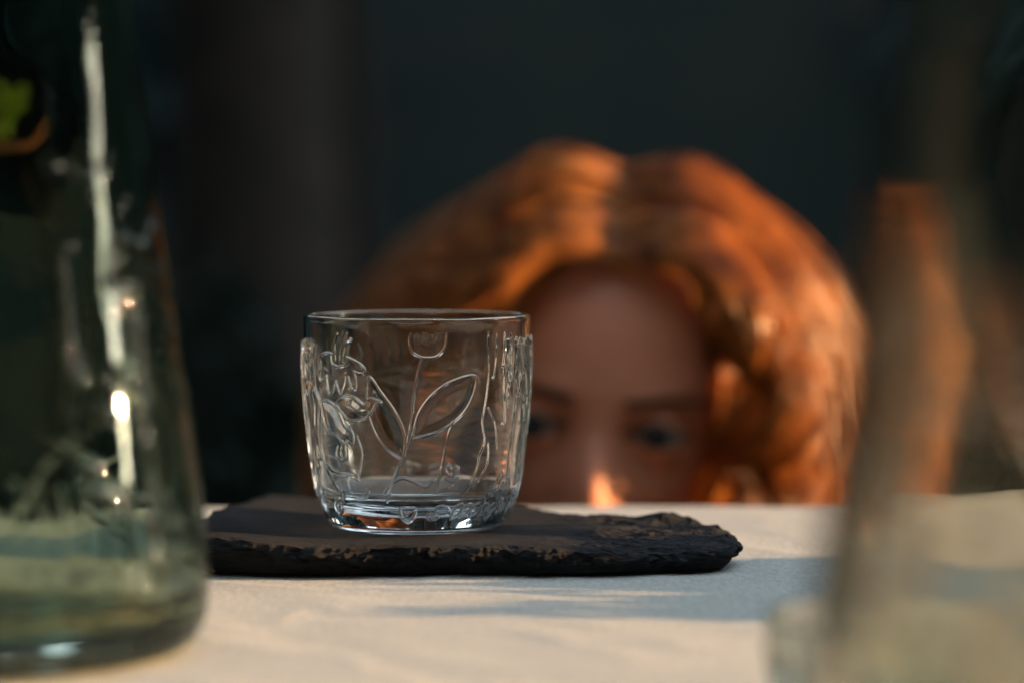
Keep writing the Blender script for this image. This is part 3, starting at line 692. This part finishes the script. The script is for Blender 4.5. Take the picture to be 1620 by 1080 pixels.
def sprig():
    t = empty('sprig', (CX, CY, T + .012)); tag(t, 'cut sprig with a green leaf and curled red stem inside the left carafe', 'sprig')
    base = np.array([CX, CY, T + .012])
    def W(x, y, d=.673): return np.array([(x - 810) / F * d, d, CAM[2] - (y - HY) / F * d])
    P = spline([base + [-.012, .006, .004], base + [-.020, .004, .06], W(-70, 330), W(-45, 240), W(0, 236), W(45, 233), W(64, 215), W(70, 196)], 60) - base
    V, f = tubes(P[None], np.interp(np.linspace(0, 1, 60), [0, .6, 1], [.0011, .0010, .0004])[None], 8)
    mesh_np('stem', V, f, M_stem, t)
    P2 = spline([base + [-.012, .006, .004], base + [-.016, -.004, .07], W(-30, 260), W(-6, 215), W(8, 185)], 40) - base
    V, f = tubes(P2[None], np.full((1, 40), .0009), 8); mesh_np('leaf_stalk', V, f, M_stem, t)
    # ruffled leaf cluster
    g = np.random.default_rng(3); VV, FF = [], []
    tips = [((10, 190), (-34, 150)), ((6, 185), (0, 128)), ((8, 185), (30, 142)), ((8, 190), (44, 136)), ((8, 195), (26, 192)), ((4, 200), (-8, 224)), ((0, 195), (-30, 205))]
    for k, ((x0, y0), (x1, y1)) in enumerate(tips):
        a = W(x0, y0); b = W(x1, y1, .673 + .004 * (k % 3 - 1)); d = b - a; L = np.linalg.norm(d); d /= L; s = np.cross(d, [0, 1, .1]); s /= np.linalg.norm(s); n = np.cross(d, s)
        m = 9; u = np.linspace(0, 1, m); wd = .0042 * np.sin(np.pi * np.clip(u * .93 + .05, 0, 1)) * (1 + .35 * np.cos(u * 22))
        rows = np.stack([a + d * L * u[:, None] + s * (wd * c_)[:, None] + n * ((abs(c_) * .0012 + .0012 * np.sin(u * 5)))[:, None] for c_ in (-1, -.5, 0, .5, 1)], 0)
        FF.append(grid_faces(5, m, off=sum(len(v) for v in VV))); VV.append(rows.reshape(-1, 3) - base)
    mesh_np('leaf', np.vstack(VV), np.vstack(FF), M_leaf, t)
sprig()

def posy():
    # low fern posy added out of frame to throw the ragged band of shade
    t = leafy('fern_posy', (.300, .792, T + .0005), .050, .080, .075, 2800, .013, M_under, 9, 'low green fern posy added out of view on the cloth to shade it', cat='posy', dens=lambda c, g: c[:, 2] < .027 + .014 * smooth(.0, .05, c[:, 1]) + .006 * np.sin(c[:, 1] * 90) + g.normal(0, .004, len(c)))
posy()

# small low dish in the right foreground
def dish():
    zo = np.array([.0008, 0, .0004, .0012, .003, .007, .012, .018, .023, .0245]); ro = np.array([.020, .024, .0262, .0280, .0296, .0306, .0312, .0318, .0322, .0322])
    zf = np.linspace(0, 1, 60); ii = np.linspace(0, 9, 60); zo2 = np.interp(ii, np.arange(10), zo); ro2 = np.interp(ii, np.arange(10), ro)
    t = np.linspace(0, np.pi, 9)[1:-1]; prof = np.vstack([np.stack([zo2, ro2], 1), np.stack([.0245 + .0013 * np.sin(t), .0309 + .0013 * np.cos(t)], 1)])
    inner = np.array([(.0245, .0296), (.020, .0293), (.014, .0286), (.009, .0270), (.0065, .0245), (.0055, .020), (.0052, .010), (.0052, .001)])
    def rel(nu, z):
        A = np.arange(nu) * 2 * np.pi / nu; return 0.0006 * np.abs(np.sin(A * 14))[:, None] * (smooth(.002, .008, z) * smooth(.024, .020, z))[None, :]
    o = lathe_glass('candle_dish', 360, prof, rel, inner, 100, M_dish, None)
    o.location = (.0930, .574, T + .0004); tag(o, 'low ribbed glass dish half hidden behind the blurred right carafe', 'dish')
dish()

# ------------------------------------------------------------------ person
M_skin, n_, out_ = new_mat('skin')
b_ = N(n_, 'ShaderNodeBsdfPrincipled'); tc_ = N(n_, 'ShaderNodeTexCoord'); nz_ = N(n_, 'ShaderNodeTexNoise'); nz_.inputs['Scale'].default_value = 60
cr_ = N(n_, 'ShaderNodeValToRGB'); cr_.color_ramp.elements[0].color = (.58, .225, .12, 1); cr_.color_ramp.elements[1].color = (.68, .295, .17, 1)
n_.links.new(tc_.outputs['Object'], nz_.inputs['Vector']); n_.links.new(nz_.outputs[0], cr_.inputs[0]); n_.links.new(cr_.outputs[0], b_.inputs['Base Color'])
b_.inputs['Roughness'].default_value = .48; b_.inputs['Subsurface Weight'].default_value = .25; b_.inputs['Subsurface Radius'].default_value = (.01, .004, .002); b_.inputs['Subsurface Scale'].default_value = .6
n_.links.new(b_.outputs[0], out_.inputs[0])
M_eye = noisy('eye_white', (.26, .24, .225), (.33, .30, .28), 30, .2)
M_iris = noisy('iris', (.015, .03, .038), (.03, .055, .065), 300, .15)
M_pupil = noisy('pupil', (.004, .004, .004), (.006, .006, .006), 10, .1)
M_brow = noisy('brow_hair', (.10, .045, .02), (.16, .07, .03), 200, .6)
M_lash = noisy('lash', (.02, .012, .008), (.03, .018, .01), 200, .6)
M_jumper = noisy('knit', (.05, .055, .06), (.08, .085, .09), 90, .9, .5, 220)
M_trouser = noisy('trouser_cloth', (.03, .035, .05), (.045, .05, .07), 90, .85)
def hair_mat():
    m, n, out = new_mat('copper_hair')
    tc = N(n, 'ShaderNodeTexCoord'); nz = N(n, 'ShaderNodeTexNoise'); nz.inputs['Scale'].default_value = 55; nz.inputs['Detail'].default_value = 3
    n.links.new(tc.outputs['Object'], nz.inputs['Vector'])
    cr = N(n, 'ShaderNodeValToRGB'); cr.color_ramp.elements[0].color = (.26, .078, .014, 1); cr.color_ramp.elements[1].color = (.76, .30, .06, 1)
    cr.color_ramp.elements[0].position = .35; cr.color_ramp.elements[1].position = .65
    n.links.new(nz.outputs[0], cr.inputs[0])
    b = N(n, 'ShaderNodeBsdfPrincipled'); b.inputs['Roughness'].default_value = .36; b.inputs['Specular IOR Level'].default_value = .6
    t = N(n, 'ShaderNodeBsdfTranslucent'); mx = N(n, 'ShaderNodeMixShader'); mx.inputs[0].default_value = .18
    n.links.new(cr.outputs[0], b.inputs['Base Color']); n.links.new(cr.outputs[0], t.inputs[0])
    n.links.new(b.outputs[0], mx.inputs[1]); n.links.new(t.outputs[0], mx.inputs[2]); n.links.new(mx.outputs[0], out.inputs[0]); return m
M_hair = hair_mat()

HEAD = Matrix.Translation((.0435, 1.300, T + .0250)) @ Matrix.Rotation(R(5.5), 4, 'Y') @ Matrix.Rotation(R(7), 4, 'X')
def hx(P):
    """head space (face to -y, z up, origin level with the eyes) -> world"""
    P = np.asarray(P, float); A = np.array(HEAD); return P @ A[:3, :3].T + A[:3, 3]

def head_vf():
    na, nb = 420, 330
    az = np.arange(na) * 2 * np.pi / na; el = np.linspace(-np.pi / 2 + .001, np.pi / 2 - .001, nb)
    A, E = np.meshgrid(az, el, indexing='ij'); D = np.stack([np.sin(A) * np.cos(E), -np.cos(A) * np.cos(E), np.sin(E)], -1).reshape(-1, 3)
    def ell(c, r):      # distance along D from the origin to the ellipsoid's far side
        c = np.array(c); r = np.array(r); d = D / r; o = -c / r; a = (d * d).sum(1); b = (d * o).sum(1); k = (o * o).sum() - 1
        disc = np.maximum(b * b - a * k, 0); return (-b + np.sqrt(disc)) / a * (b * b - a * k > 0)
    L = [ell((0, .018, .030), (.074, .093, .090)), ell((0, -.018, .012), (.066, .072, .085)), ell((0, -.020, -.055), (.052, .062, .060)), ell((0, -.055, -.092), (.022, .026, .022))]
    k = 90.0; r = np.log(sum(np.exp(k * l) for l in L)) / k; P = D * r[:, None]
    x, y, z = P[:, 0], P[:, 1], P[:, 2]; fr = smooth(-.02, -.06, y)
    def G(cx, cz, sx, sz): return np.exp(-((x - cx) / sx) ** 2 - ((z - cz) / sz) ** 2)
    d = 0 * x
    for s in (-1, 1):
        d += -.0095 * G(s * .031, .000, .017, .013)          # socket (depth, + = forward)
        d += .0035 * G(s * .030, .020, .020, .008)            # brow ridge
        d += .0050 * G(s * .040, -.032, .020, .018)           # cheek
        d += .0060 * G(s * .0115, -.043, .0058, .0065)        # nostril wing
    sl = smooth(.006, -.032, z)
    d += .0275 * np.exp(-(x / (.0095 + .006 * sl)) ** 2) * (.12 + .88 * sl) * smooth(.020, -.004, z) * smooth(-.054, -.044, z)
    d += .0060 * G(0, -.066, .020, .0045) + .0070 * G(0, -.077, .017, .0055) - .003 * G(0, -.0715, .020, .0016)
    P[:, 1] -= d * fr
    # eyelids wrap the eyeball, open in an almond
    for s in (-1, 1):
        c = EYE(s); q = P - c; m = np.hypot(q[:, 0], q[:, 2]) < .0185
        al = 1 - np.abs(q[:, 0] / .0165) ** 2; up = .0058 * np.clip(al, 0, 1) ** .7; lo = -.0040 * np.clip(al, 0, 1) ** .8
        opening = (q[:, 2] < up) & (q[:, 2] > lo) & (al > 0)
        rl = .0158; fy = -np.sqrt(np.maximum(rl ** 2 - q[:, 0] ** 2 - q[:, 2] ** 2, 0))
        edge = smooth(.0185, .0120, np.hypot(q[:, 0], q[:, 2]))
        ny = np.where(opening, fy + .0075, np.minimum(fy, q[:, 1] * .0 + fy)); ok = m & (P[:, 1] < 0)
        P[ok, 1] = (P[ok, 1] * (1 - edge[ok]) + (c[1] + ny[ok]) * edge[ok])
    f = grid_faces(na, nb, wrap=True)
    return P, f
def EYE(s): return np.array([s * .0315, -.0735, 0.0])

def skinned(name, nodes, edges):
    me = bpy.data.meshes.new(name); me.from_pydata([n[0] for n in nodes], edges, []); o = bpy.data.objects.new(name, me); COL.objects.link(o)
    md = o.modifiers.new('s', 'SKIN'); md.use_smooth_shade = True
    sv = me.skin_vertices[0].data
    for i, n in enumerate(nodes): sv[i].radius = (n[1], n[1]) if not isinstance(n[1], tuple) else n[1]; sv[i].use_root = (i == 0)
    o.modifiers.new('u', 'SUBSURF').levels = 2
    dg = bpy.context.evaluated_depsgraph_get(); ev = o.evaluated_get(dg); m2 = bpy.data.meshes.new_from_object(ev)
    v = np.empty(len(m2.vertices) * 3, np.float32); m2.vertices.foreach_get('co', v); v = v.reshape(-1, 3).astype(float)
    fs = [tuple(p.vertices) for p in m2.polygons]
    bpy.data.objects.remove(o); bpy.data.meshes.remove(me); bpy.data.meshes.remove(m2)
    return v, fs

def remesh_join(name, parts, voxel, mat, parent, origin):
    Vs, Fs, off = [], [], 0
    for v, f in parts:
        Vs.append(v - np.array(origin)); Fs += [tuple(int(i) + off for i in q) for q in f]; off += len(v)
    me = bpy.data.meshes.new(name); me.from_pydata(np.vstack(Vs).tolist(), [], Fs); o = bpy.data.objects.new(name, me); COL.objects.link(o)
    md = o.modifiers.new('r', 'REMESH'); md.mode = 'VOXEL'; md.voxel_size = voxel; md.use_smooth_shade = True
    dg = bpy.context.evaluated_depsgraph_get(); m2 = bpy.data.meshes.new_from_object(o.evaluated_get(dg)); m2.name = name
    bpy.data.objects.remove(o); bpy.data.meshes.remove(me)
    bm = bmesh.new(); bm.from_mesh(m2); seen = set(); isl = []
    for v0 in bm.verts:
        if v0 in seen: continue
        stack, comp = [v0], []; seen.add(v0)
        while stack:
            v_ = stack.pop(); comp.append(v_)
            for e_ in v_.link_edges:
                o_ = e_.other_vert(v_)
                if o_ not in seen: seen.add(o_); stack.append(o_)
        isl.append(comp)
    isl.sort(key=len); print(name, [len(c) for c in isl][-5:])
    for comp in isl[:-1]: bmesh.ops.delete(bm, geom=comp, context='VERTS')
    bm.to_mesh(m2); bm.free()
    for p in m2.polygons: p.use_smooth = True
    m2.materials.clear()
    return link(name, m2, mat, parent)

def person():
    O = (.04, 1.42, 0.0); root = empty('person', O)
    tag(root, 'person with curly copper hair peeking over the back edge of the table', 'person')
    hv, hf = head_vf(); hv = hx(hv)
    nk = hx([[0, .02, -.06]])[0]
    base = (nk[0], nk[1] + .045, T - .155)
    nodes = [((.04, 1.50, .26), .135), ((.04, 1.47, .40), .115), ((.04, 1.43, .52), .120), (base, .065), (tuple(nk), .050)]
    ed = [(0, 1), (1, 2), (2, 3), (3, 4)]
    def add(pt, r, p): nodes.append((tuple(pt), r)); ed.append((p, len(nodes) - 1)); return len(nodes) - 1
    for s in (-1, 1):
        sh = add((.04 + s * .155, 1.435, .575), .050, 2); el = add((.04 + s * .215, 1.42, .345), .037, sh); wr = add((.04 + s * .13, 1.245, .262), .024, el)
        hd = add((.04 + s * .105, 1.185, .255), (.030, .016), wr)
        for k in range(4):
            b0 = np.array([.04 + s * (.122 - .020 * k), 1.155, .256]); L = (.062, .072, .070, .054)[k]
            a1 = add(b0, .0095, hd); a2 = add(b0 + [0, -L * .5, -.006], .0082, a1); add(b0 + [0, -L * .92, -.022], .0068, a2)
        t1 = add((.04 + s * .072, 1.185, .250), .0105, hd); add((.04 + s * .050, 1.155, .243), .0085, t1)
        hp = add((.04 + s * .095, 1.46, .20), .090, 0); kn = add((.04 + s * .125, 1.12, .115), .062, hp); an = add((.04 + s * .11, 1.52, .060), .040, kn); add((.04 + s * .11, 1.63, .035), .026, an)
    bv, bf = skinned('b', nodes, ed)
    ears = []
    for s in (-1, 1):
        bm = bmesh.new(); bmesh.ops.create_uvsphere(bm, u_segments=20, v_segments=14, radius=1)
        v = np.array([list(x.co) for x in bm.verts]) * [.006, .017, .030] + [s * .076, .012, -.012]; ears.append((hx(v), [tuple(q.index for q in f.verts) for f in bm.faces])); bm.free()
    remesh_join('body', [(hv, hf), (bv, bf)] + ears, .0022, M_skin, root, O)
    # clothing
    jn = [((.04, 1.505, .24), .150), ((.04, 1.475, .40), .132), ((.04, 1.435, .52), .136), ((base[0], base[1], base[2] - .01), .082)]
    je = [(0, 1), (1, 2), (2, 3)]
    for s in (-1, 1):
        jn += [((.04 + s * .16, 1.435, .575), .064), ((.04 + s * .22, 1.42, .345), .052), ((.04 + s * .142, 1.268, .268), .040)]; i = len(jn) - 3; je += [(2, i), (i, i + 1), (i + 1, i + 2)]
    remesh_join('jumper', [skinned('j', jn, je)], .006, M_jumper, root, O)
    tn = [((.04, 1.50, .24), .148)]; te = []
    for s in (-1, 1):
        tn += [((.04 + s * .097, 1.46, .20), .102), ((.04 + s * .125, 1.12, .118), .074), ((.04 + s * .11, 1.50, .068), .054)]; i = len(tn) - 3; te += [(0, i), (i, i + 1), (i + 1, i + 2)]
    remesh_join('trousers', [skinned('t', tn, te)], .008, M_trouser, root, O)
    Oa = np.array(O)
    def ball(name, c, r, mat, parent, flat=1.0, front=None):
        bm = bmesh.new(); bmesh.ops.create_uvsphere(bm, u_segments=32, v_segments=20, radius=1); v = np.array([list(x.co) for x in bm.verts]); f = [tuple(q.index for q in fc.verts) for fc in bm.faces]; bm.free()
        v = v * [r, r * flat, r] + c; me = bpy.data.meshes.new(name); me.from_pydata((hx(v) - Oa).tolist(), [], f)
        for p in me.polygons: p.use_smooth = True
        return link(name, me, mat, parent)
    for s in (-1, 1):
        e = ball('eye', EYE(s), .0142, M_eye, root)
        ball('iris', EYE(s) + [-.0014, -.0126, .0008], .0074, M_iris, e, .38); ball('pupil', EYE(s) + [-.0014, -.0146, .0008], .0036, M_pupil, e, .38)
        # lash line and brow, each of many short hairs
        g = np.random.default_rng(30 + s); P = []
        for i in range(70):
            u = g.uniform(-1, 1); x = u * .0160; z = .0055 * (1 - u * u) ** .7; p0 = EYE(s) + [x, -math.sqrt(.0160 ** 2 - min(x * x, .00024)) * .97 - .0005, z]
            P.append(spline([p0, p0 + [u * .002, -.004, -.0006], p0 + [u * .004, -.0072, .002]], 6))
        P = np.array(P); V, f = tubes(hx(P.reshape(-1, 3)).reshape(P.shape), np.tile(np.linspace(.00042, .0001, 6), (len(P), 1)), 3); mesh_np('eyelashes', V - Oa, f, M_lash, root)
        P = []
        for i in range(260):
            u = g.random(); x = s * (.012 + .038 * u); z = .0165 + .0045 * math.sin(u * 2.4) - .003 * u + g.normal(0, .0011 * (1 - .5 * u)); y = -.0985 + 1.0 * (abs(x)) ** 2 * 7.0 + .002
            p0 = np.array([x, y, z]); P.append(spline([p0, p0 + [s * .004, -.0012, .001], p0 + [s * .008, .0012, -.0003]], 5))
        BR.append((np.array(P), s, root, Oa))
BR = []
person()

def brows():
    # put the brow hairs on the skin by ray casting against the body mesh
    body = [o for o in bpy.data.objects if o.name == 'body'][0]; dg = bpy.context.evaluated_depsgraph_get(); dg.update()
    for P, s, root, Oa in BR:
        A = np.array(HEAD)[:3, :3]; dirn = Vector(A @ np.array([0, 1, 0]))
        W_ = hx(P.reshape(-1, 3)).reshape(P.shape)
        for i in range(len(W_)):
            o = Vector(W_[i, 0] - Oa) - dirn * .05; hit, loc, nrm, idx = body.ray_cast(o, dirn)
            if hit: W_[i] += (np.array(loc) + Oa - W_[i, 0]) - np.array(dirn) * .0006
        V, f = tubes(W_, np.tile(np.linspace(.00032, .0001, P.shape[1]), (len(P), 1)), 3); mesh_np('eyebrow', V - Oa, f, M_brow, root)
brows()

# ------------------------------------------------------------------ hair
def hair():
    root = bpy.data.objects['person']; Oa = np.array(root.location)
    nk = 8
    A = np.array([(.002, -.078, .092), (.038, -.088, .090), (.066, -.095, .070), (.087, -.095, .036), (.094, -.092, .000), (.094, -.088, -.040), (.078, -.062, -.11), (.078, -.058, -.17)])
    M_ = np.array([(.004, -.030, .122), (.035, -.040, .123), (.066, -.044, .099), (.089, -.044, .063), (.108, -.042, .026), (.120, -.040, -.015), (.118, -.040, -.09), (.112, -.040, -.18)])
    B = np.array([(.004, .010, .127), (.040, .010, .128), (.076, .010, .101), (.103, .010, .061), (.122, .012, .026), (.136, .015, -.018), (.132, .020, -.10), (.124, .020, -.19)])
    C = np.array([(.003, .060, .118), (.035, .068, .114), (.068, .080, .090), (.094, .088, .050), (.106, .092, .0), (.110, .092, -.06), (.106, .090, -.13), (.100, .085, -.20)])
    Dk = np.array([(.001, .085, .105), (.016, .104, .095), (.034, .118, .060), (.046, .124, .010), (.052, .124, -.05), (.054, .120, -.11), (.052, .112, -.17), (.050, .105, -.22)])
    rows = np.stack([A, M_, B, C, Dk]); rows[:, 0, 0] = -.0022; rows[:, 0, 2] -= .004; rows[:3, 1, 2] += .002                      # (5, 8, 3)
    def guide(s, v, n=44, shrink=1.0):
        q = v * 4; i = min(int(q), 3); t = q - i; P = rows[i] * (1 - t) + rows[i + 1] * t
        P = spline(P, n).copy()
        u = np.linspace(0, 1, n)
        c = np.array([0, .01, .02]); P[:, 0] *= 1 - (1 - shrink) * smooth(.0, .4, u); P = P * 1.0
        if shrink < 1: P = c + (P - c) * (shrink + (1 - shrink) * .25)
        P[:, 0] *= s
        if s < 0: P[:, 0] *= 1 - .07 * smooth(.1, .4, u); P[:, 0] -= .010 * smooth(.6, 1, u); P[:, 2] -= .006 * smooth(.05, .3, u)
        P[:, 0] += .003
        P[:, 2] += s * .0005 * smooth(.02, .10, u) * smooth(.6, .3, u)
        return P
    g = np.random.default_rng(77); n = 34; u = np.linspace(0, 1, n)
    paths, rads = [], []
    for s in (-1, 1):
        for li in range(86):
            v = g.random() ** 1.25 if li > 24 else g.random() * .12
            sh = 1 - .22 * g.random() ** 2 if li > 24 else 1 - .03 * g.random()
            G = guide(s, v, n, sh)
            amp = g.uniform(.016, .026) * smooth(.16, .48, u) * (.5 if v < .15 else 1); per = (3.6 + .5 * math.sin(v * 7 + s)) * 2 * np.pi; ph = 2.4 * math.sin(v * 9 + 2 * s) + 5 * v + g.normal(0, .8)
            # helix round the guide
            Tn = np.gradient(G, axis=0); Tn /= np.linalg.norm(Tn, axis=1)[:, None]; X1 = np.cross(Tn, [0.1, 1, .2]); X1 /= np.linalg.norm(X1, axis=1)[:, None]; X2 = np.cross(Tn, X1)
            ang = per * u ** 1.15 + ph + .5 * np.sin(u * 9 + v * 6); hel = amp[:, None] * (np.cos(ang)[:, None] * X1 + np.sin(ang)[:, None] * X2)
            core = G + hel
            spread = g.uniform(.005, .0095)
            m = 22
            for k in range(m):
                a = g.random() * 6.28; r = spread * math.sqrt(g.random()); tw = a + 1.5 * u
                off = (r * (.45 + .55 * smooth(0, .3, u) - .35 * smooth(.7, 1, u)))[:, None] * (np.cos(tw)[:, None] * X1 + np.sin(tw)[:, None] * X2)
                ln = g.uniform(.93, 1.0); P = core + off
                P = P + g.normal(0, .0007, 3) + (.0012 * np.sin(u * g.uniform(10, 30) + g.random() * 6))[:, None] * X2
                paths.append(P); rads.append(.00040 * (1 - .6 * u))
        # loose fly-away strands
        for li in range(220):
            G = guide(s, g.random(), n, 1.0); G = G * 1.0 + (smooth(.05, .6, u) * g.uniform(.002, .030))[:, None] * np.array([s, 0, .6]); ang = g.uniform(8, 22) * u + g.random() * 6
            G = G + (.006 * smooth(.1, .5, u))[:, None] * np.stack([np.cos(ang), np.sin(ang), np.cos(ang * 1.3)], 1); paths.append(G); rads.append(np.full(n, .00028))
    P = np.array(paths); V, f = tubes(hx(P.reshape(-1, 3)).reshape(P.shape), np.array(rads), 3)
    h = mesh_np('curly_hair', V - Oa, f, M_hair, root)
    # hair mass below the strands
    for s in (-1, 1):
        vv = np.linspace(0, 1, 60); L = np.stack([guide(s, v, 60, .76) for v in vv]); q = L.reshape(-1, 3); nn = fbm(q * np.array([70, 70, 28]), 3, 4)[:, None] * .004
        c = np.array([0, .01, .02]); dd = q - c; dd /= np.linalg.norm(dd, axis=1)[:, None]; q = q + dd * nn
        fv = grid_faces(60, 60); keep = (fv[:, 0] // 60 >= 0)
        mesh_np('hair_mass', hx(q) - Oa, fv[keep], M_hair, root)
hair()
